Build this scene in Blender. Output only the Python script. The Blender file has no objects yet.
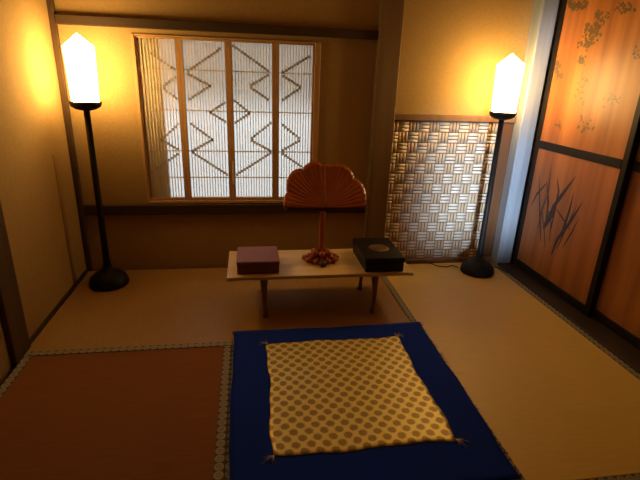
import bpy, bmesh, math, random
from mathutils import Vector, Matrix
random.seed(7)
S = bpy.context.scene
C = S.collection
PI = math.pi

# ------------------------------------------------------------------ measuring
F = 458.72
R = Matrix(((0.98834107, -0.01831651, 0.15115035),
            (-0.14832752, -0.33988834, 0.92869525),
            (0.03436379, -0.94028741, -0.33864245)))
CAMH = 1.5
def ray(px, py): return R @ Vector((px-320, py-240, F))
def on_y(px, py, y):
    r = ray(px, py); q = r*(y/r.y); return q.x, q.z+CAMH
def on_x(px, py, x):
    r = ray(px, py); q = r*(x/r.x); return q.y, q.z+CAMH

# ------------------------------------------------------------------ materials
def new_mat(name):
    m = bpy.data.materials.new(name); m.use_nodes = True
    nt = m.node_tree; b = nt.nodes['Principled BSDF']
    return m, nt, b
def node(nt, t, **kw):
    n = nt.nodes.new(t)
    for k, v in kw.items(): setattr(n, k, v)
    return n
def ramp(nt, stops):
    r = node(nt, 'ShaderNodeValToRGB')
    e = r.color_ramp.elements
    e[0].position, e[0].color = stops[0][0], (*stops[0][1], 1)
    e[1].position, e[1].color = stops[-1][0], (*stops[-1][1], 1)
    for p, c in stops[1:-1]:
        x = e.new(p); x.color = (*c, 1)
    return r
def noisy(name, c0, c1, scale=(1,1,1), nscale=5, detail=6, rough=.6, bump=.1, bdist=.002, spec=.5, stops=None):
    m, nt, b = new_mat(name)
    tc = node(nt, 'ShaderNodeTexCoord'); mp = node(nt, 'ShaderNodeMapping')
    mp.inputs['Scale'].default_value = scale
    nt.links.new(tc.outputs['Object'], mp.inputs['Vector'])
    n = node(nt, 'ShaderNodeTexNoise'); n.inputs['Scale'].default_value = nscale; n.inputs['Detail'].default_value = detail
    nt.links.new(mp.outputs[0], n.inputs['Vector'])
    r = ramp(nt, stops or [(.3, c0), (.7, c1)])
    nt.links.new(n.outputs['Fac'], r.inputs[0]); nt.links.new(r.outputs[0], b.inputs['Base Color'])
    bp = node(nt, 'ShaderNodeBump'); bp.inputs['Strength'].default_value = bump; bp.inputs['Distance'].default_value = bdist
    nt.links.new(n.outputs['Fac'], bp.inputs['Height']); nt.links.new(bp.outputs[0], b.inputs['Normal'])
    b.inputs['Roughness'].default_value = rough
    b.inputs['Specular IOR Level'].default_value = spec
    return m
def wood(name, c0, c1, grain='z', rough=.5, nscale=14, bump=.15, spec=.5):
    s = [1, 1, 1]; s['xyz'.index(grain)] = .06
    return noisy(name, c0, c1, tuple(s), nscale, 7, rough, bump, .002, spec)

M = {}
M['plaster'] = noisy('ochre_plaster', (.335,.215,.082), (.385,.250,.100), (1,1,1), 60, 8, .9, .25, .002, .15)
M['ceiling'] = wood('ceiling_boards', (.40,.27,.13), (.48,.33,.17), 'x', .6)
M['subfloor'] = wood('subfloor_boards', (.14,.08,.04), (.20,.12,.06), 'x', .5)
M['dark_post_z'] = wood('dark_post_wood', (.055,.030,.013), (.095,.052,.024), 'z', .6, spec=.25)
M['dark_rail_x'] = wood('dark_rail_wood', (.042,.023,.010), (.065,.036,.016), 'x', .6, spec=.25)
M['dark_rail_y'] = wood('dark_sill_wood', (.020,.011,.006), (.035,.019,.010), 'y', .45)
M['olive_post'] = wood('olive_brown_post', (.135,.080,.038), (.20,.125,.062), 'z', .55, spec=.3)
M['plaster_seam'] = noisy('seam_strip', (.23,.135,.048), (.27,.16,.058), (1,1,1), 60, 6, .85, .1, .001, .15)
M['grey_post'] = wood('grey_weathered_post', (.20,.235,.27), (.29,.33,.37), 'z', .38, 18, .2)
M['black_lacquer'] = noisy('black_lacquer_frame', (.008,.006,.004), (.014,.009,.006), (1,1,1), 20, 4, .55, .02, spec=.2)
M['sash_wood_z'] = wood('sash_wood_upright', (.40,.22,.085), (.52,.30,.125), 'z', .5, 20)
M['sash_wood_x'] = wood('sash_wood_level', (.40,.22,.085), (.52,.30,.125), 'x', .5, 20)
M['cedar'] = wood('varnished_cedar', (.21,.064,.012), (.47,.175,.036), 'z', .46, 9, .05)
M['side_wood'] = wood('dark_reddish_side_wood', (.095,.038,.014), (.14,.058,.022), 'z', .55, spec=.2)
M['brown_frame'] = wood('reddish_brown_frame', (.17,.085,.034), (.23,.12,.05), 'z', .45)
M['ink'] = noisy('faded_ink', (.022,.013,.007), (.05,.025,.011), (1,1,1), 60, 5, .5, .02)
M['ink_faint'] = noisy('faint_ink', (.085,.055,.018), (.15,.085,.026), (1,1,1), 70, 5, .45, .02)
M['bamboo'] = wood('pale_woven_strip', (.70,.62,.49), (.82,.74,.61), 'x', .33, 20, .05)
M['bamboo_v'] = wood('tan_woven_strip', (.56,.42,.27), (.65,.50,.33), 'z', .36, 20, .05)
M['weave_back'] = wood('brown_backing', (.15,.08,.034), (.20,.11,.048), 'z', .6)
M['iron'] = noisy('black_iron', (.006,.005,.004), (.012,.010,.008), (1,1,1), 40, 4, .55, .05, spec=.2)
M['table'] = wood('pale_table_wood', (.56,.39,.165), (.66,.47,.21), 'x', .45, 16, .06)
M['table_leg'] = wood('brown_leg_wood', (.17,.085,.035), (.24,.125,.055), 'z', .45, 20, .06)
M['carved'] = wood('red_lacquered_wood', (.31,.062,.011), (.40,.088,.016), 'z', .36, 20, .08)
M['carved_dark'] = noisy('dark_red_lacquer', (.05,.014,.007), (.08,.024,.010), (1,1,1), 20, 4, .35, .04)
M['box_cloth'] = noisy('reddish_purple_cloth', (.19,.062,.060), (.24,.085,.080), (1,1,1), 90, 6, .6, .12, .001)
M['box_side'] = noisy('red_brown_box_side', (.15,.038,.022), (.20,.052,.030), (1,1,1), 50, 6, .45, .08, .001)
M['black_box'] = noisy('black_lacquer', (.006,.005,.005), (.012,.009,.008), (1,1,1), 20, 4, .45, .02, spec=.25)
M['medal'] = noisy('brown_medallion', (.075,.036,.017), (.11,.055,.027), (1,1,1), 60, 5, .5, .2)
M['navy'] = noisy('navy_cloth', (.004,.022,.30), (.007,.032,.38), (1,1,1), 220, 4, .9, .15, .001, .1)
M['thread'] = noisy('pale_thread', (.50,.41,.26), (.60,.50,.33), (1,1,1), 60, 4, .8, .1)
M['cord'] = noisy('black_cord', (.010,.008,.007), (.016,.013,.011), (1,1,1), 40, 4, .5, .05)
M['left_blocker'] = wood('added_blocker_wood', (.22,.14,.07), (.30,.19,.10), 'z', .7)  # for the unseen board added to keep daylight off the window's left end
M['pull'] = noisy('pale_pull', (.62,.60,.56), (.72,.70,.66), (1,1,1), 40, 4, .35, .02)

def tatami(name, c0, c1, rush, rough=.48, spec=.45):
    s = [1,1,1]; s['xy'.index(rush)] = .05
    return noisy(name, c0, c1, tuple(s), 160, 5, rough, .35, .0012, spec)
M['tat_a'] = tatami('straw_mat_gold', (.60,.43,.105), (.68,.49,.13), 'x')
M['tat_b'] = tatami('straw_mat_tan', (.30,.170,.054), (.36,.208,.068), 'y')
M['tat_c'] = tatami('straw_mat_russet', (.190,.070,.018), (.240,.088,.023), 'x', .7, .12)

def paper_mat():
    m, nt, b = new_mat('window_paper')
    out = nt.nodes['Material Output']
    t = node(nt, 'ShaderNodeBsdfTranslucent'); d = node(nt, 'ShaderNodeBsdfDiffuse')
    n = node(nt, 'ShaderNodeTexNoise'); n.inputs['Scale'].default_value = 90
    r = ramp(nt, [(.3, (.80,.80,.78)), (.7, (.88,.88,.86))])
    nt.links.new(n.outputs['Fac'], r.inputs[0])
    nt.links.new(r.outputs[0], t.inputs[0]); nt.links.new(r.outputs[0], d.inputs[0])
    mx = node(nt, 'ShaderNodeMixShader'); mx.inputs[0].default_value = .35
    nt.links.new(t.outputs[0], mx.inputs[1]); nt.links.new(d.outputs[0], mx.inputs[2])
    nt.links.new(mx.outputs[0], out.inputs[0]); nt.nodes.remove(b)
    return m
M['paper'] = paper_mat()
def reed_mat(name, c0, c1, fac):
    m = wood(name, c0, c1, 'z', .55, 30)
    nt = m.node_tree; b = nt.nodes['Principled BSDF']; out = nt.nodes['Material Output']
    t = node(nt, 'ShaderNodeBsdfTranslucent'); mx = node(nt, 'ShaderNodeMixShader'); mx.inputs[0].default_value = fac
    src = b.inputs['Base Color'].links[0].from_socket
    nt.links.new(src, t.inputs[0]); nt.links.new(b.outputs[0], mx.inputs[1]); nt.links.new(t.outputs[0], mx.inputs[2])
    nt.links.new(mx.outputs[0], out.inputs[0])
    return m
M['slat'] = reed_mat('thin_reed_slat', (.85,.73,.55), (.90,.78,.60), .58)
M['inlay'] = reed_mat('dark_inlay', (.68,.61,.51), (.74,.66,.55), .75)
M['top_blocker'] = reed_mat('added_blocker_reed', (.80,.76,.70), (.88,.84,.78), .9)  # for the unseen translucent screen added to grey the window's upper part

def math_n(nt, op, a, b=None):
    n = node(nt, 'ShaderNodeMath', operation=op)
    for i, v in enumerate((a, b)):
        if v is None: continue
        if isinstance(v, (int, float)): n.inputs[i].default_value = v
        else: nt.links.new(v, n.inputs[i])
    return n.outputs[0]
def border_mat():                       # UV: u counts rings along the tape, v runs across it
    m, nt, b = new_mat('ring_patterned_tape')
    uv = node(nt, 'ShaderNodeUVMap'); sp = node(nt, 'ShaderNodeSeparateXYZ'); nt.links.new(uv.outputs[0], sp.inputs[0])
    u = math_n(nt, 'SUBTRACT', math_n(nt, 'FRACT', sp.outputs[0]), .5)
    v = math_n(nt, 'SUBTRACT', sp.outputs[1], .5)
    d = math_n(nt, 'SQRT', math_n(nt, 'ADD', math_n(nt, 'MULTIPLY', u, u), math_n(nt, 'MULTIPLY', v, v)))
    r = ramp(nt, [(0, (.23,.205,.15)), (.14, (.21,.19,.14)), (.20, (.20,.17,.125)), (.26, (.20,.17,.125)), (.32, (.27,.24,.175)), (.46, (.27,.24,.175)), (.50, (.05,.04,.028))])
    nt.links.new(d, r.inputs[0]); nt.links.new(r.outputs[0], b.inputs['Base Color'])
    b.inputs['Roughness'].default_value = .7
    return m
M['border'] = border_mat()
def gold_mat():                         # UV in metres: staggered round medallions woven into gold cloth
    m, nt, b = new_mat('gold_brocade')
    uv = node(nt, 'ShaderNodeUVMap'); sp = node(nt, 'ShaderNodeSeparateXYZ'); nt.links.new(uv.outputs[0], sp.inputs[0])
    px, py = .066, .076
    def dist(ox, oy):
        u = math_n(nt, 'MULTIPLY', math_n(nt, 'SUBTRACT', math_n(nt, 'FRACT', math_n(nt, 'ADD', math_n(nt, 'DIVIDE', sp.outputs[0], px), ox)), .5), px)
        v = math_n(nt, 'MULTIPLY', math_n(nt, 'SUBTRACT', math_n(nt, 'FRACT', math_n(nt, 'ADD', math_n(nt, 'DIVIDE', sp.outputs[1], py), oy)), .5), py)
        return math_n(nt, 'SQRT', math_n(nt, 'ADD', math_n(nt, 'MULTIPLY', u, u), math_n(nt, 'MULTIPLY', v, v)))
    d = math_n(nt, 'MINIMUM', dist(0, 0), dist(.5, .5))
    n = node(nt, 'ShaderNodeTexNoise'); n.inputs['Scale'].default_value = 130; nt.links.new(uv.outputs[0], n.inputs['Vector'])
    d2 = math_n(nt, 'ADD', d, math_n(nt, 'MULTIPLY', math_n(nt, 'SUBTRACT', n.outputs['Fac'], .5), .016))
    d3 = math_n(nt, 'MULTIPLY', d2, 23)
    r = ramp(nt, [(0, (.38,.275,.09)), (.16, (.33,.22,.06)), (.26, (.40,.29,.095)), (.34, (.31,.205,.055)), (.50, (.80,.68,.24)), (.8, (.84,.72,.26))])
    nt.links.new(d3, r.inputs[0]); nt.links.new(r.outputs[0], b.inputs['Base Color'])
    b.inputs['Roughness'].default_value = .5; b.inputs['Metallic'].default_value = .45
    return m
M['gold'] = gold_mat()
def shade_mat():
    m, nt, b = new_mat('glowing_paper_shade')
    b.inputs['Base Color'].default_value = (.85,.78,.62,1)
    b.inputs['Emission Color'].default_value = (1,.625,.21,1)
    b.inputs['Emission Strength'].default_value = 36
    b.inputs['Roughness'].default_value = .8
    return m
M['shade'] = shade_mat()

# ------------------------------------------------------------------ mesh builder
class MB:
    def __init__(s): s.bm = bmesh.new(); s.uv = None
    def box(s, x0, x1, y0, y1, z0, z1, bev=0, seg=1):
        bm = s.bm if not bev else bmesh.new()
        v = [bm.verts.new(p) for p in ((x0,y0,z0),(x1,y0,z0),(x1,y1,z0),(x0,y1,z0),(x0,y0,z1),(x1,y0,z1),(x1,y1,z1),(x0,y1,z1))]
        for f in ((3,2,1,0),(4,5,6,7),(0,1,5,4),(1,2,6,5),(2,3,7,6),(3,0,4,7)): bm.faces.new([v[i] for i in f])
        if bev:
            bmesh.ops.bevel(bm, geom=bm.edges[:], offset=bev, segments=seg, affect='EDGES', profile=.5)
            s.merge(bm)
        return s
    def merge(s, bm):
        mp = {}
        for v in bm.verts: mp[v] = s.bm.verts.new(v.co)
        for f in bm.faces: 
            n = s.bm.faces.new([mp[v] for v in f.verts]); n.smooth = f.smooth
        bm.free()
    def lathe(s, prof, cx=0, cy=0, seg=32, sx=1, sy=1):
        rings = []
        for r, z in prof:
            if r < 1e-6: rings.append([s.bm.verts.new((cx, cy, z))])
            else: rings.append([s.bm.verts.new((cx+sx*r*math.cos(2*PI*i/seg), cy+sy*r*math.sin(2*PI*i/seg), z)) for i in range(seg)])
        for a, b in zip(rings, rings[1:]):
            for i in range(seg):
                j = (i+1) % seg
                if len(a) == 1: f = s.bm.faces.new((a[0], b[j], b[i]))
                elif len(b) == 1: f = s.bm.faces.new((a[i], a[j], b[0]))
                else: f = s.bm.faces.new((a[i], a[j], b[j], b[i]))
                f.smooth = True
        return s
    def tube(s, pts, rad, seg=10):
        pts = [Vector(p) for p in pts]
        if not isinstance(rad, (list, tuple)): rad = [rad]*len(pts)
        rings = []
        for i, p in enumerate(pts):
            d = (pts[min(i+1, len(pts)-1)] - pts[max(i-1, 0)]).normalized()
            a = Vector((0,0,1)) if abs(d.z) < .9 else Vector((1,0,0))
            u = d.cross(a).normalized(); w = d.cross(u).normalized()
            rings.append([s.bm.verts.new(p + rad[i]*(math.cos(2*PI*k/seg)*u + math.sin(2*PI*k/seg)*w)) for k in range(seg)])
        for a, b in zip(rings, rings[1:]):
            for i in range(seg):
                f = s.bm.faces.new((a[i], a[(i+1)%seg], b[(i+1)%seg], b[i])); f.smooth = True
        s.bm.faces.new(rings[0][::-1]); s.bm.faces.new(rings[-1])
        return s
    def blob(s, c, r, rot=0, seg=16):
        bm = bmesh.new()
        bmesh.ops.create_uvsphere(bm, u_segments=seg, v_segments=seg//2+2, radius=1)
        bm.transform(Matrix.Translation(c) @ Matrix.Rotation(rot, 4, 'Z') @ Matrix.Diagonal((*r, 1)))
        for f in bm.faces: f.smooth = True
        s.merge(bm); return s
    def strip(s, a, b, w, plane, off, t=.0008):      # a tapered leaf stroke on a wall plane x = off: a, b = polyline pts/widths
        n = len(a)
        L, Rr = [], []
        for i, (y, z) in enumerate(a):
            y0, z0 = a[max(i-1,0)]; y1, z1 = a[min(i+1,n-1)]
            d = Vector((y1-y0, z1-z0)); d = d.normalized() if d.length else Vector((0,1))
            nrm = Vector((-d.y, d.x)); k = w[i]/2
            L.append((y+nrm.x*k, z+nrm.y*k)); Rr.append((y-nrm.x*k, z-nrm.y*k))
        poly = [s.bm.verts.new((off, p[0], p[1])) for p in L]; pol2 = [s.bm.verts.new((off, p[0], p[1])) for p in Rr]
        for i in range(n-1): s.bm.faces.new((poly[i], poly[i+1], pol2[i+1], pol2[i]))
        return s
    def build(s, name, mat, parent=None, smooth=False, at=None):
        me = bpy.data.meshes.new(name)
        o = bpy.data.objects.new(name, me); C.objects.link(o)
        off = Vector((0,0,0))
        if parent is not None:
            o.parent = parent
            p = parent
            while p is not None: off += Vector(p.location); p = p.parent
        elif at is not None:
            off = Vector(at); o.location = off
        s.bm.transform(Matrix.Translation(-off))
        bmesh.ops.recalc_face_normals(s.bm, faces=s.bm.faces[:])
        if smooth:
            for f in s.bm.faces: f.smooth = True
        s.bm.to_mesh(me); s.bm.free()
        me.materials.append(mat)
        return o
def box(name, mat, parent, *a, **k): return MB().box(*a, **k).build(name, mat, parent)
def tag(o, label=None, cat=None, group=None, kind=None):
    if label: o['label'] = label
    if cat: o['category'] = cat
    if group: o['group'] = group
    if kind: o['kind'] = kind
    return o
def empty(name, loc, label, cat, group=None, kind=None):
    o = bpy.data.objects.new(name, None); C.objects.link(o); o.location = loc; o.empty_display_size = .1
    return tag(o, label, cat, group, kind)
def struct(name, mb, mat, label, cat): return tag(mb.build(name, mat), label, cat, kind='structure')

# ------------------------------------------------------------------ the room
D = 3.537          # back wall
XL, XR = -1.26, 2.263
YF, ZC = -2.4, 2.6
WX0, WX1, WZ0, WZ1 = -.768, .53, .532, 1.72      # window opening
T = .12
struct('floor', MB().box(XL-T, XR+.2, YF-T, D+T, -.16, -.05), M['subfloor'], 'dark board floor under the straw mats', 'floor')
struct('ceiling', MB().box(XL-T, XR+.3, YF-T, D+T, ZC, ZC+.1), M['ceiling'], 'brown board ceiling over the room', 'ceiling')
w = MB()
w.box(XL-T, WX0, D, D+T, -.05, ZC); w.box(WX1, 2.4, D, D+T, -.05, ZC)
w.box(WX0, WX1, D, D+T, -.05, WZ0); w.box(WX0, WX1, D, D+T, WZ1, ZC)
struct('wall_back', w, M['plaster'], 'ochre plaster back wall with the lattice window', 'wall')
struct('wall_left', MB().box(XL-T, XL, YF, D, -.05, ZC), M['plaster'], 'ochre plaster wall along the left side', 'wall')
struct('wall_right', MB().box(2.35, 2.45, YF, D+T, -.05, ZC), M['plaster'], 'ochre plaster wall behind the painted doors on the right', 'wall')
DX0, DX1 = -.3, .9                                # doorway to daylight behind the viewer
w = MB(); w.box(XL-T, DX0, YF-T, YF, -.05, ZC); w.box(DX1, 2.45, YF-T, YF, -.05, ZC); w.box(DX0, DX1, YF-T, YF, 2.1, ZC)
struct('wall_front', w, M['plaster'], 'ochre plaster wall with an open doorway opposite the window', 'wall')

# posts and rails
struct('trim_1', MB().box(-1.26, -1.222, D-.035, D, 0, ZC, bev=.004), M['dark_post_z'], 'dark post in the corner behind the left lamp', 'post')
struct('trim_2', MB().box(.940, 1.107, D-.07, D, 0, ZC, bev=.006), M['olive_post'], 'dark wooden post between lattice window and woven panel', 'post')
struct('trim_3', MB().box(2.118, 2.25, 3.41, D, -.02, ZC, bev=.008), M['grey_post'], 'pale blue grey post beside the right lamp', 'post')
struct('trim_4', MB().box(-1.222, .940, D-.04, D, 1.752, 1.812, bev=.004), M['dark_rail_x'], 'dark rail running above the lattice window', 'rail')
struct('trim_5', MB().box(-1.222, .940, D-.03, D, .45, .528, bev=.004), M['dark_rail_x'], 'dark rail running below the lattice window', 'rail')
struct('trim_6', MB().box(1.107, 2.118, D-.045, D, 1.192, 1.238, bev=.004), M['brown_frame'], 'brown rail along the top of the woven panel', 'rail')
struct('trim_7', MB().box(XL, XL+.03, 2.27, 2.44, 0, ZC, bev=.004), M['dark_post_z'], 'dark post on the left wall near the viewer', 'post')
struct('trim_8', MB().box(XL, XL+.0025, 3.218, 3.223, .022, .95), M['plaster_seam'], 'thin brown upright seam on the left wall beside the left lamp', 'trim')
struct('baseboard_left', MB().box(XL, XL+.014, 2.44, D-.035, 0, .022), M['dark_rail_y'], 'thin dark strip at the foot of the left wall', 'baseboard')
struct('trim_9', MB().box(2.125, 2.35, -.3, 3.41, -.05, .012, bev=.003), M['dark_rail_y'], 'dark grooved sill under the painted doors', 'sill')
struct('trim_10', MB().box(1.107, 2.118, D-.05, D, -.02, .035, bev=.004), M['brown_frame'], 'brown sill along the foot of the woven panel', 'sill')

# ------------------------------------------------------------------ lattice window
win = empty('window_1', (0, D, WZ0), 'wide wooden lattice window with four backlit slatted panels and zigzag inlay', 'window', kind='structure')
fr = MB()
fr.box(WX0, WX0+.020, D-.012, D+.08, WZ0, WZ1, bev=.003); fr.box(WX1-.042, WX1, D-.012, D+.08, WZ0, WZ1, bev=.003)
fr.build('window_jamb', M['sash_wood_z'], win)
fr = MB()
fr.box(WX0+.020, WX1-.042, D-.010, D+.08, WZ1-.012, WZ1, bev=.003); fr.box(WX0+.020, WX1-.042, D-.010, D+.08, WZ0, WZ0+.022, bev=.003)
fr.build('window_rail', M['sash_wood_x'], win)
def c2(p): return on_y(120+p[0]/2.4, 20+p[1]/2.4, D)
ZIG = {
 0: [[(75,80),(142,127)], [(142,130),(100,162),(142,194)], [(142,248),(100,288),(142,314)], [(142,320),(75,367)]],
 1: [[(164,122),(246,65)], [(164,130),(216,158),(164,192)], [(167,247),(222,288),(174,315)], [(176,320),(262,375)], [(262,192),(216,222),(262,250)]],
 2: [[(272,62),(360,125)], [(360,130),(310,160),(360,194)], [(362,248),(312,288),(362,315)], [(362,320),(275,375)], [(272,192),(312,224),(272,250)]],
 3: [[(458,85),(388,128)], [(388,132),(435,162),(388,194)], [(388,250),(435,288),(388,315)], [(388,320),(458,368)]],
}
edges = [WX0+.020, -.463, -.126, .207, WX1-.042]
RODZ = (1.502, 1.224, .931, .731)
Z0, Z1 = WZ0+.022, WZ1-.012
for i in range(4):
    x0, x1 = edges[i], edges[i+1]
    yo = D+.004; wl = .008 if i == 0 else .026; wr = .012 if i == 3 else .026
    sash = MB().box(x0, x0+wl, yo, yo+.03, Z0, Z1, bev=.002).box(x1-wr, x1, yo, yo+.03, Z0, Z1, bev=.002).build('sash_stile', M['sash_wood_z'], win)
    MB().box(x0+wl, x1-wr, yo, yo+.03, Z0, Z0+.022, bev=.002).box(x0+wl, x1-wr, yo, yo+.03, Z1-.012, Z1, bev=.002).build('sash_rail', M['sash_wood_x'], sash)
    a, b = x0+wl, x1-wr
    n = max(3, round((b-a)/.0205)); pitch = (b-a)/n
    m = MB()
    for k in range(1, n): m.box(a+k*pitch-.0034, a+k*pitch+.0034, yo+.006, yo+.014, Z0+.022, Z1-.012)
    m.build('slat_screen', M['slat'], sash)
    m = MB()
    for z in RODZ: m.box(a, b, yo+.014, yo+.018, z-.0045, z+.0045)
    m.build('cross_rod', M['slat'], sash)
    m = MB()
    for line in ZIG[i]:
        pts = [c2(p) for p in line]
        for (xa, za), (xb, zb) in zip(pts, pts[1:]):
            for k in range(n):
                xc = a+(k+.5)*pitch
                lo, hi = min(xa,xb), max(xa,xb)
                if lo-.002 <= xc <= hi+.002:
                    z = za+(zb-za)*(xc-xa)/(xb-xa)
                    m.box(xc-pitch/2+.0034, xc+pitch/2-.0034, yo+.007, yo+.013, z-.010, z+.010)
    m.build('zigzag_inlay', M['inlay'], sash)
    MB().box(a, b, yo+.0245, yo+.0255, Z0+.022, Z1-.012).build('paper', M['paper'], sash)
    if i == 2:
        o = MB().box(x0+.004, x0+.018, yo-.004, yo, .68, .86, bev=.001).build('pull', M['pull'], sash); o['label'] = 'pale upright pull strip'

# outside: unseen board and screen, added to dim the window's left end and top
struct('added_blocker_1', MB().box(WX0+.022, -.595, D+.036, D+.05, WZ0+.024, WZ1-.014), M['left_blocker'], 'unseen board added behind the left end of the lattice window to block daylight', 'left_blocker')

struct('added_blocker_2', MB().box(-1.0, .85, D+.20, D+.21, 1.27, 2.2), M['top_blocker'], 'unseen translucent screen added outside the lattice window to dim its top', 'top_blocker')
# ------------------------------------------------------------------ woven panel
PX0, PX1, PZ0, PZ1 = 1.108, 2.02, .035, 1.192
wp = empty('woven_panel', (1.6, D, .035), 'pale basket weave panel of bamboo strips set low behind the right lamp', 'woven panel')
MB().box(PX0, PX1, D-.014, D-.002, PZ0+.001, PZ1-.001).build('backing', M['weave_back'], wp)
o = MB().box(PX1, 2.117, D-.03, D-.002, PZ0+.001, PZ1-.001, bev=.003).build('side_board', M['side_wood'], wp); o['label'] = 'reddish brown side board'
mh, mv = MB(), MB()
SQ = .083
nx, nz = int((PX1-PX0)/SQ)+1, int((PZ1-PZ0)/SQ)+1
def bowed(m, x0, x1, z0, z1, horiz, yb, h, seg=4):
    prof = []
    for k in range(seg+1):
        t = k/seg; prof.append((t, h*(.55+.45*math.sin(PI*t))))
    e = .003
    L = []
    for t, y in prof:
        if horiz: L.append(((x0, z0+(z1-z0)*t), (x1, z0+(z1-z0)*t), y))
        else: L.append(((x0+(x1-x0)*t, z0), (x0+(x1-x0)*t, z1), y))
    A = [m.bm.verts.new((p[0][0], yb-p[2], p[0][1])) for p in L]
    B = [m.bm.verts.new((p[1][0], yb-p[2], p[1][1])) for p in L]
    for k in range(seg):
        f = m.bm.faces.new((A[k], A[k+1], B[k+1], B[k])); f.smooth = True
    a0 = [m.bm.verts.new((p.co.x, yb, p.co.z)) for p in (A[0], A[-1])]
    b0 = [m.bm.verts.new((p.co.x, yb, p.co.z)) for p in (B[0], B[-1])]
    m.bm.faces.new((A[0], B[0], b0[0], a0[0])); m.bm.faces.new((A[-1], a0[1], b0[1], B[-1]))
    m.bm.faces.new([a0[0], *A, a0[1]][::1]); m.bm.faces.new([b0[1], *B[::-1], b0[0]])
for i in range(nx):
    for j in range(nz):
        x0 = PX0-.03+i*SQ; z1 = PZ1-.005-j*SQ
        horiz = (i+j) % 2 == 1
        for k in range(3):
            g = SQ/3
            if horiz: a = (x0+.002, x0+SQ-.002, z1-(k+1)*g+.0038, z1-k*g-.0038)
            else: a = (x0+k*g+.0038, x0+(k+1)*g-.0038, z1-SQ+.002, z1-.002)
            a = (max(a[0], PX0), min(a[1], PX1), max(a[2], PZ0), min(a[3], PZ1))
            if a[1]-a[0] < .006 or a[3]-a[2] < .006: continue
            bowed(mh if horiz else mv, *a, horiz, D-.014, .006)
mh.build('level_strips', M['bamboo'], wp); mv.build('upright_strips', M['bamboo_v'], wp)

# ------------------------------------------------------------------ painted cedar doors
STROKE = [0]
def leaf(m, pts, w0, off, plane):
    STROKE[0] += 1; off -= .000012*(STROKE[0] % 60)
    # pts: pixels along a stroke, fitted on the door face; w0: widest stroke in metres
    P = [on_x(px, py, plane) for px, py in pts]
    # resample
    Q = []
    for (a, b) in zip(P, P[1:]):
        for k in range(6): t = k/6; Q.append((a[0]+(b[0]-a[0])*t, a[1]+(b[1]-a[1])*t))
    Q.append(P[-1]); n = len(Q)
    W = [max(.002, w0*math.sin(PI*(.08+.92*i/(n-1)))**.8) if i < n-1 else .001 for i in range(n)]
    m.strip(Q, None, W, 'x', off)
def door(name, label, y0, y1, xf, ztop, paint):
    d = empty(name, (xf, (y0+y1)/2, .012), label, 'door', kind='structure')
    zb = .012; t = .03; sw = .048
    m = MB().box(xf, xf+t, y0, y0+sw, zb, ztop, bev=.003).box(xf, xf+t, y1-sw, y1, zb, ztop, bev=.003)
    m.build('door_stile', M['black_lacquer'], d)
    m = MB()
    for z0, z1 in ((zb, .075), (1.018, 1.076), (ztop-.06, ztop)): m.box(xf, xf+t, y0+sw, y1-sw, z0, z1, bev=.003)
    m.build('door_rail', M['black_lacquer'], d)
    up = MB().box(xf+.010, xf+.02, y0+sw, y1-sw, 1.076, ztop-.06).build('upper_panel', M['cedar'], d)
    lo = MB().box(xf+.010, xf+.02, y0+sw, y1-sw, .075, 1.018).build('lower_panel', M['cedar'], d)
    if paint:
        f = xf+.0096
        m = MB()
        def cr(l): return [(520+x/4.8, 160+y/4.8) for x, y in l]
        for l, w0 in (([(120,320),(160,225),(215,150),(270,75)], .045), ([(122,310),(137,200),(130,110)], .03), ([(130,110),(80,165),(52,225)], .025),
                      ([(130,290),(135,160),(150,40)], .022), ([(150,455),(180,380),(240,300),(305,195)], .040), ([(160,420),(205,340),(235,250),(260,150)], .035),
                      ([(240,335),(205,280),(165,220)], .018), ([(150,330),(168,240),(186,150),(178,80)], .030), ([(100,390),(95,250),(92,60)], .025), ([(112,330),(150,260),(170,215)], .075), ([(175,430),(225,320),(275,215)], .022), ([(140,400),(150,300),(128,215)], .020), ([(85,330),(108,230),(140,150)], .020), ([(205,420),(250,345),(285,275)], .018), ([(120,420),(116,330),(100,200)], .016)):
            leaf(m, cr(l), w0*.75, f, xf+.01)
        m.build('iris_painting', M['ink'], lo)
        m = MB()
        def cr2(l): return [(525+x/3.43, y/3.43) for x, y in l]
        rnd = random.Random(3)
        def cluster(cx, cy, rx, ry, n, size):
            for k in range(int(n*1.6)):
                x = cx+rnd.gauss(0, rx*.6); y = cy+rnd.gauss(0, ry*.5); a = rnd.uniform(0, 2*PI); l = rnd.uniform(6, 14)
                leaf(m, cr2([(x, y), (x+l*math.cos(a)*.5, y+l*math.sin(a)*.5), (x+l*math.cos(a), y+l*math.sin(a))]), size*rnd.uniform(.4,.9), f, xf+.01)
        for a in ((172,18,32,14,34,.035), (340,28,28,14,18,.028), (262,60,18,26,18,.03), (235,105,24,30,34,.034), (212,150,22,20,22,.03), (195,205,10,18,14,.028),
                  (108,225,10,26,22,.034), (120,262,10,8,8,.025), (205,278,18,14,7,.02), (300,340,22,16,9,.02), (200,430,26,26,12,.022), (118,428,12,10,6,.02), (375,188,14,12,6,.022), (190,330,16,40,6,.018)):
            cluster(*a)
        m.build('foliage_painting', M['ink_faint'], up)
    else:
        f = xf+.0096
        m = MB(); rnd = random.Random(9)
        for k in range(26):
            f -= .00001
            y = rnd.gauss(1.75, .14); z = rnd.gauss(.55, .13); a = rnd.uniform(.6, 2.4); l = rnd.uniform(.05, .12)
            Q = [(y+l*t*math.cos(a), z+l*t*math.sin(a)) for t in (0,.25,.5,.75,1)]
            m.strip(Q, None, [.004,.016,.02,.013,.002], 'x', f)
        m.build('leaf_painting', M['ink_faint'], lo)
    return d
door('door_1', 'tall cedar door with dark iris painting next to the grey post', 2.45, 3.405, XR-.003, 2.2, True)
door('door_2', 'tall cedar door nearer the viewer cut by the right edge', 1.44, 2.50, XR+.032, 2.2, False)
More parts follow.
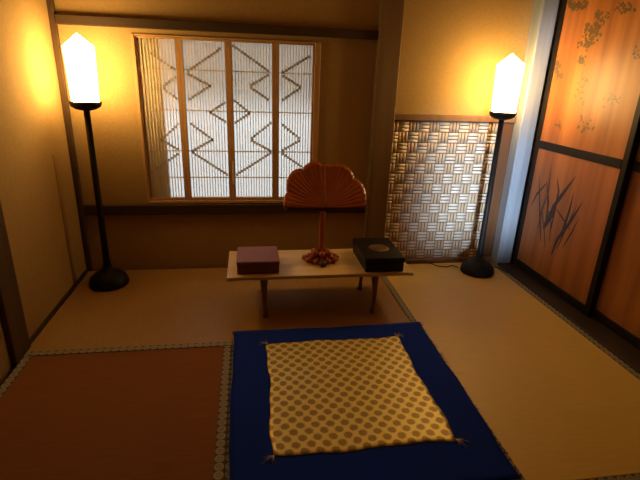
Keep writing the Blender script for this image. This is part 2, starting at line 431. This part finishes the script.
struct('door_3', MB().box(XR, XR+.03, -.3, 1.43, .012, 2.2), M['cedar'], 'plain cedar door nearest the viewer on the right', 'door')

# ------------------------------------------------------------------ straw mats
def mat(label, x0, x1, y0, y1, along, surf, sides=(0,1), z=0.0):
    r = empty('tatami_mat', ((x0+x1)/2, (y0+y1)/2, -.05), label, 'straw mat', 'straw floor mats')
    g = .0015
    MB().box(x0+g, x1-g, y0+g, y1-g, -.05, z-.001, bev=.002).build('mat_surface', surf, r)
    hw = .042
    for sd in sides:
        m = MB()
        if along == 'y':
            a = x0+g if sd == 0 else x1-hw-g
            c = [(a, y0+g), (a+hw, y0+g), (a+hw, y1-g), (a, y1-g)]; L = (y1-y0)
            uvs = [(0,0),(0,1),(L/hw,1),(L/hw,0)]
        else:
            a = y0+g if sd == 0 else y1-hw-g
            c = [(x0+g, a), (x1-g, a), (x1-g, a+hw), (x0+g, a+hw)]; L = x1-x0
            uvs = [(0,0),(L/hw,0),(L/hw,1),(0,1)]
        lay = m.bm.loops.layers.uv.new('UVMap')
        top = [m.bm.verts.new((p[0], p[1], z+.0012)) for p in c]; bot = [m.bm.verts.new((p[0], p[1], z-.002)) for p in c]
        f = m.bm.faces.new(top)
        for lp, u in zip(f.loops, uvs): lp[lay].uv = u
        for i in range(4):
            f = m.bm.faces.new((top[i], bot[i], bot[(i+1)%4], top[(i+1)%4]))
            for lp in f.loops: lp[lay].uv = uvs[i]
        m.build('border_tape', M['border'], r)
    return r
mat('straw mat lying lengthwise along the foot of the window wall', -1.26+.014, 1.03, 2.347, D-.03, 'x', M['tat_b'], (0,))
mat('darker russet straw mat at the lower left beside the navy cloth', -1.23, -.117, .06, 2.347, 'y', M['tat_c'])
mat('straw mat mostly hidden under the navy and gold cloth', -.117, 1.03, .06, 2.347, 'y', M['tat_a'])
mat('golden straw mat on the right in front of the painted doors', 1.03, 2.124, 1.235, 3.48, 'y', M['tat_a'])
mat('straw mat at the very bottom right edge nearest the viewer', 1.03, 2.124, .06, 1.235, 'x', M['tat_b'], (1,))

# ------------------------------------------------------------------ navy and gold sitting cloth
sc = empty('sitting_cloth', (.48, 1.88, .001), 'navy cloth with gold medallion centre spread flat before the low table', 'cloth')
def sheet(quad, z, th, wav, n=44, seed=1, bulge=0, uvm=None):
    # quad: back-left, back-right, front-right, front-left
    rnd = random.Random(seed)
    ph = [rnd.uniform(0, 6.28) for _ in range(8)]
    m = MB(); lay = m.bm.loops.layers.uv.new('UVMap')
    def P(u, v):
        a = Vector(quad[0]).lerp(Vector(quad[1]), u); b = Vector(quad[3]).lerp(Vector(quad[2]), u); p = a.lerp(b, v)
        eu = math.sin(PI*u); ev = math.sin(PI*v)
        du = wav*(math.sin(9*v+ph[0])+.6*math.sin(23*v+ph[1]))*(1-2*u)*abs(1-2*u)**2
        dv = wav*(math.sin(8*u+ph[2])+.6*math.sin(21*u+ph[3]))*(1-2*v)*abs(1-2*v)**2
        zz = z+bulge*(.5+.5*math.sin(7*u+5*v+ph[4])*math.sin(4*v-3*u+ph[5]))*min(1, 6*eu*ev)
        return Vector((p.x+du, p.y+dv, zz))
    top = [[m.bm.verts.new(P(i/n, j/n)) for i in range(n+1)] for j in range(n+1)]
    Wd = (Vector(quad[1])-Vector(quad[0])).length; Hd = (Vector(quad[3])-Vector(quad[0])).length
    for j in range(n):
        for i in range(n):
            f = m.bm.faces.new((top[j][i], top[j+1][i], top[j+1][i+1], top[j][i+1])); f.smooth = True
            for lp, (a, b) in zip(f.loops, ((i,j),(i,j+1),(i+1,j+1),(i+1,j))): lp[lay].uv = (a/n*Wd, b/n*Hd)
    rim = [top[0][i] for i in range(n)] + [top[j][n] for j in range(n)] + [top[n][i] for i in range(n, 0, -1)] + [top[j][0] for j in range(n, 0, -1)]
    low = [m.bm.verts.new((v.co.x, v.co.y, z-th)) for v in rim]
    for i in range(len(rim)):
        k = (i+1) % len(rim); m.bm.faces.new((rim[i], rim[k], low[k], low[i]))
    return m
Q1 = [(-.108, 2.492), (1.085, 2.502), (1.062, 1.272), (-.100, 1.262)]
Q2 = [(.088, 2.334), (.880, 2.340), (.886, 1.486), (.076, 1.484)]
sheet(Q1, .0045, .003, .004, seed=2, bulge=.0012).build('navy_border', M['navy'], sc)['label'] = 'navy blue border'
sheet(Q2, .0085, .003, .006, seed=5, bulge=.0035).build('gold_centre', M['gold'], sc)['label'] = 'gold centre with brown round medallions'
m = MB(); rnd = random.Random(4)
for (cx, cy), sgn in zip(Q2, ((-1,1),(1,1),(1,-1),(-1,-1))):
    m = MB()
    for k in range(11):
        a = math.atan2(sgn[1], sgn[0]) + rnd.uniform(-1.1, 1.1); l = rnd.uniform(.02, .055)
        m.tube([(cx-sgn[0]*.006, cy-sgn[1]*.006, .012), (cx+l*.5*math.cos(a), cy+l*.5*math.sin(a), .0125+rnd.uniform(0,.004)), (cx+l*math.cos(a), cy+l*math.sin(a), .009)], .0008, 5)
    m.build('corner_tuft', M['thread'], sc)['label'] = 'tuft of pale loose threads'
for (a, b) in ((Q1[1], Q1[2]), (Q1[0], Q1[3])):
    m = MB(); out = 1 if a[0] > .5 else -1
    for k in range(150):
        t = rnd.random(); x = a[0]+(b[0]-a[0])*t; y = a[1]+(b[1]-a[1])*t; l = rnd.uniform(.006, .016)
        m.tube([(x-out*.006, y, .004), (x+out*l*.6, y+rnd.uniform(-.004,.004), .0035), (x+out*l, y+rnd.uniform(-.008,.008), .0025)], .0006, 4)
    m.build('frayed_fringe', M['navy'], sc)['kind'] = 'stuff'

# ------------------------------------------------------------------ low table
TZ = .295
TX0, TX1, TY0, TY1 = -.142, 1.062, 2.648, 3.105
tb = empty('low_table', ((TX0+TX1)/2, (TY0+TY1)/2, 0), 'long low pale wooden table under the window holding box, stand and black case', 'table')
MB().box(TX0+.0302, TX1-.0302, TY0, TY1, TZ-.022, TZ, bev=.002, seg=2).build('tabletop', M['table'], tb)
for a, b in ((TX0-.004, TX0+.030), (TX1-.030, TX1+.004)):
    MB().box(a, b, TY0-.002, TY1+.002, TZ-.024, TZ, bev=.002, seg=2).build('end_cleat', M['table'], tb)
for fx, fy, dx, dy in ((.085, 2.685, -.3, -1), (.815, 2.685, .3, -1), (.085, 3.0, -.3, 1), (.815, 3.0, .3, 1)):
    pts, rad = [], []
    for k in range(13):
        t = k/12; z = (TZ-.022)*(1-t)+.001*t
        s = .016*math.sin(PI*1.15*t)*(1 if t < .87 else 1) - .030*max(0, t-.6)
        pts.append((fx+dx*s*.5-dx*.02*t, fy+dy*(s*.9+.035*t*t), z)); rad.append(.027-.014*math.sin(PI*.5*min(1, t*1.25)) + (.005*max(0, (t-.85)/.15)))
    MB().tube(pts, rad, 12).build('leg', M['table_leg'], tb, smooth=True)

# ------------------------------------------------------------------ boxes on the table
rb = empty('cloth_box', (.048, 2.84, TZ), 'reddish purple cloth-covered box at the left end of the low table', 'box')
MB().box(-.083, .182, 2.692, 2.965, TZ, TZ+.060, bev=.006, seg=2).build('box_body', M['box_side'], rb)
m = MB().box(-.086, .185, 2.689, 2.968, TZ+.058, TZ+.086, bev=.009, seg=3)
m.build('box_lid', M['box_cloth'], rb)['label'] = 'reddish purple cloth lid'
MB().box(-.046, -.040, 2.700, 2.958, TZ+.0855, TZ+.0875, bev=.0006).build('lid_seam', M['box_cloth'], rb)
bb = empty('lacquer_case', (.87, 2.87, TZ), 'black lacquer case with round brown medallion at the right end of the low table', 'case')
MB().box(.742, 1.000, 2.668, 3.055, TZ, TZ+.062, bev=.004, seg=2).build('case_body', M['black_box'], bb)
lid = MB().box(.737, 1.005, 2.663, 3.060, TZ+.064, TZ+.100, bev=.006, seg=3).build('case_lid', M['black_box'], bb)
m = MB().lathe([(0, TZ+.1055), (.03, TZ+.1055), (.052, TZ+.1045), (.066, TZ+.1025), (.070, TZ+.0998)], .874, 2.850, 32)
m.build('medallion', M['medal'], lid)['label'] = 'round brown medallion'
MB().box(.745, .997, 2.671, 3.052, TZ+.061, TZ+.065).build('case_seam', M['black_lacquer'], bb)

# ------------------------------------------------------------------ reading stand
KX, KY = .480, 2.885
ks = empty('reading_stand', (KX, KY, TZ), 'carved red lacquered reading stand with a fan-shaped leaf back on the low table', 'reading stand')
# carved lotus-leaf rest, leaning back
FW, FH, zb = .274, .336, .700
yb = 2.80
def outline(a):            # a: 0 (right) .. pi (left); a leaf of nine lobes with a notch at the top
    base = 1.0
    sc_ = abs(math.sin(a*9/2*1.0))**.5
    r = .90+.10*sc_
    r *= 1-.055*math.exp(-((a-PI/2)/.10)**2)
    ca, sa = math.cos(a), math.sin(a)
    # squarer than an ellipse
    k = (abs(ca)**2.5+abs(sa)**2.5)**(-1/2.5)
    return r*k*ca*FW, r*k*sa*FH
NA, NR = 108, 12
m = MB(); tilt = math.radians(43)
def fan_pt(i, j, back):
    a = PI*i/NA; x, z = outline(a); t = j/NR
    rid = math.sin(a*54)*.0022*min(1, t*2.2)*(1-.3*t)
    lob = .010*abs(math.sin(a*9/2))*t*t
    d = .012*(t**3)                                # rim curls forward
    y = -d-lob-rid if not back else .016-d*.8
    x, z = x*t, z*t
    return (KX+.007+x, yb+z*math.sin(tilt)+y*math.cos(tilt), zb+z*math.cos(tilt)-y*math.sin(tilt))
gr = []
for back in (False, True):
    g = [[m.bm.verts.new(fan_pt(i, max(j, .15), back)) for i in range(NA+1)] for j in range(NR+1)]
    for j in range(NR):
        for i in range(NA):
            f = m.bm.faces.new((g[j][i], g[j][i+1], g[j+1][i+1], g[j+1][i])); f.smooth = True
    gr.append(g)
a, b = gr
for i in range(NA):
    m.bm.faces.new((a[NR][i], a[NR][i+1], b[NR][i+1], b[NR][i])); m.bm.faces.new((a[0][i], b[0][i], b[0][i+1], a[0][i+1]))
for j in range(NR):
    m.bm.faces.new((a[j][0], a[j+1][0], b[j+1][0], b[j][0])); m.bm.faces.new((a[j][NA], b[j][NA], b[j+1][NA], a[j+1][NA]))
leafo = m.build('leaf_rest', M['carved'], ks)
# ledge with curled ends
led = MB().box(KX-.255, KX+.262, 2.765, 2.850, .682, .700, bev=.006, seg=2).box(KX-.248, KX+.255, 2.760, 2.770, .696, .712, bev=.003, seg=2)
led.build('ledge', M['carved_dark'], ks)
MB().tube([(KX, KY, .345), (KX, KY, .42), (KX-.001, KY-.004, .55), (KX, KY-.02, .66), (KX, KY-.04, .684)], [.030,.019,.018,.019,.032], 14).build('pole', M['carved'], ks, smooth=True)
m = MB()
m.lathe([(0,TZ+.001),(.062,TZ+.001),(.070,TZ+.012),(.058,TZ+.030),(.040,TZ+.045),(.032,TZ+.06),(0,TZ+.062)], KX, KY, 28, 1.25, 1.0)
for k, (ang, rr, s) in enumerate(((.15,.095,1.0),(.75,.085,.9),(2.39,.085,.9),(2.99,.095,1.0),(-.45,.088,.95),(-2.69,.088,.95),(-1.05,.076,.8),(-2.09,.076,.8),(1.57,.075,.8))):
    x, y = KX+rr*1.05*math.cos(ang), KY+rr*.85*math.sin(ang)
    m.blob((x, y, TZ+.021*s+.003), (.034*s, .028*s, .022*s), ang)
    m.blob((x-.026*math.cos(ang), y-.022*math.sin(ang), TZ+.042*s), (.024*s, .022*s, .017*s), ang)
for k in range(6):
    ang = PI/6+k*PI/3; m.blob((KX+.048*math.cos(ang), KY+.042*math.sin(ang), TZ+.064), (.027, .022, .022), ang)
m.build('lotus_base', M['carved'], ks)
MB().lathe([(0,TZ+.001),(.024,TZ+.001),(.028,TZ+.014),(.024,TZ+.030),(.012,TZ+.037),(0,TZ+.038)], KX-.002, KY-.096, 20).build('bud_knob', M['carved_dark'], ks)['label'] = 'dark knob at the front of the base'

# ------------------------------------------------------------------ floor lamps
def make_lamp(x, y, rz, label):
    r = empty('floor_lamp', (x, y, .0012), label, 'lamp', 'standing paper lamps')
    MB().lathe([(0,.0012),(.132,.0012),(.136,.014),(.133,.034),(.122,.062),(.092,.088),(.058,.106),(.036,.124),(.026,.15),(.0,.152)], x, y, 40).build('base', M['iron'], r)
    MB().tube([(x,y,.13),(x,y,.20),(x,y,.40),(x,y,1.24)], [.027,.0235,.0215,.0195], 16).build('pole', M['iron'], r)
    MB().lathe([(0,1.232),(.030,1.232),(.062,1.240),(.088,1.256),(.096,1.274),(.096,1.288),(0,1.288)], x, y, 32).build('tray', M['iron'], r)
    m = MB(); sh = []
    for hw, z in ((.073,1.289),(.0755,1.40),(.081,1.615)):
        sh.append([m.bm.verts.new((x+hw*1.414*math.cos(PI/4+k*PI/2), y+hw*1.414*math.sin(PI/4+k*PI/2), z)) for k in range(4)])
    ap = m.bm.verts.new((x, y, 1.690))
    for p, q in zip(sh, sh[1:]):
        for k in range(4): m.bm.faces.new((p[k], p[(k+1)%4], q[(k+1)%4], q[k]))
    for k in range(4): m.bm.faces.new((sh[-1][k], sh[-1][(k+1)%4], ap))
    m.bm.faces.new(sh[0][::-1])
    m.build('lamp_shade', M['shade'], r)['label'] = 'glowing white pointed paper shade'
    r.rotation_euler.z = rz
    return r
L1 = make_lamp(-1.026, 3.257, math.radians(24), 'tall black floor lamp glowing in the left corner beside the lattice window')
L2 = L1.copy(); C.objects.link(L2); L2.location = (1.866, 3.270, .0012); L2.rotation_euler.z = math.radians(-20)
L2['label'] = 'tall black floor lamp glowing in front of the woven panel'
for ch in list(L1.children):
    c = ch.copy(); C.objects.link(c); c.parent = L2

def cable(pts):
    P = [Vector(p) for p in pts]; out = []
    for i in range(len(P)-1):
        p0, p1, p2, p3 = P[max(i-1,0)], P[i], P[i+1], P[min(i+2,len(P)-1)]
        for k in range(8):
            t = k/8
            out.append(.5*((2*p1)+(-p0+p2)*t+(2*p0-5*p1+4*p2-p3)*t*t+(-p0+3*p1-3*p2+p3)*t**3))
    out.append(P[-1]); return out
z = .0055
pc = MB().tube(cable([(1.20, 3.478, z), (1.36, 3.474, z), (1.52, 3.465, z), (1.58, 3.40, z), (1.645, 3.375, z), (1.70, 3.40, z), (1.745, 3.36, z)]), .0042, 8).build('power_cord', M['cord'])
tag(pc, 'thin black cord on the mat running left from the right lamp base', 'cord', 'lamp cords')
pc = MB().tube(cable([(2.027, 3.30, z), (2.05, 3.33, z), (2.075, 3.34, z), (2.10, 3.30, z), (2.11, 3.22, z)]), .0042, 8).build('power_cord', M['cord'])
tag(pc, 'thin black cord between the right lamp base and the painted door', 'cord', 'lamp cords')

# ------------------------------------------------------------------ daylight
def area(name, loc, target, sx, sy, power, col, spread=180):
    l = bpy.data.lights.new(name, 'AREA'); l.shape = 'RECTANGLE'; l.size = sx; l.size_y = sy; l.energy = power; l.color = col; l.spread = math.radians(spread)
    o = bpy.data.objects.new(name, l); C.objects.link(o); o.location = loc
    o.rotation_euler = (Vector(target)-Vector(loc)).to_track_quat('-Z', 'Y').to_euler()
    return o
area('daylight_outside_window', (-.1, D+1.6, 1.1), (-.1, D, 1.1), 3.0, 2.4, 118, (.80,.90,1.0))
area('daylight_doorway', (.25, YF-.5, .76), (1.84, 3.5, .72), .66, .95, 4.0, (.58,.76,1.0), 6)
area('daylight_doorway_upper', (.45, YF-.5, 1.15), (2.20, 3.42, 1.1), .12, 1.7, 1.35, (.66,.80,1.0), 5)

wd = bpy.data.worlds.new('sky'); wd.use_nodes = True; S.world = wd
wd.node_tree.nodes['Background'].inputs[0].default_value = (.55,.70,1,1); wd.node_tree.nodes['Background'].inputs[1].default_value = .05

# ------------------------------------------------------------------ camera
cd = bpy.data.cameras.new('camera'); co = bpy.data.objects.new('camera', cd); C.objects.link(co)
cd.sensor_width = 36; cd.sensor_fit = 'HORIZONTAL'; cd.lens = F/640*36; cd.clip_start = .02
Rm = Matrix((( R[0][0], -R[0][1], -R[0][2]), (R[1][0], -R[1][1], -R[1][2]), (R[2][0], -R[2][1], -R[2][2])))
co.matrix_world = Matrix.Translation((0,0,CAMH)) @ Rm.to_4x4()
S.camera = co
S.view_settings.view_transform = 'Standard'; S.view_settings.look = 'None'; S.view_settings.gamma = 1
S.view_settings.exposure = 0
S.view_settings.use_curve_mapping = False
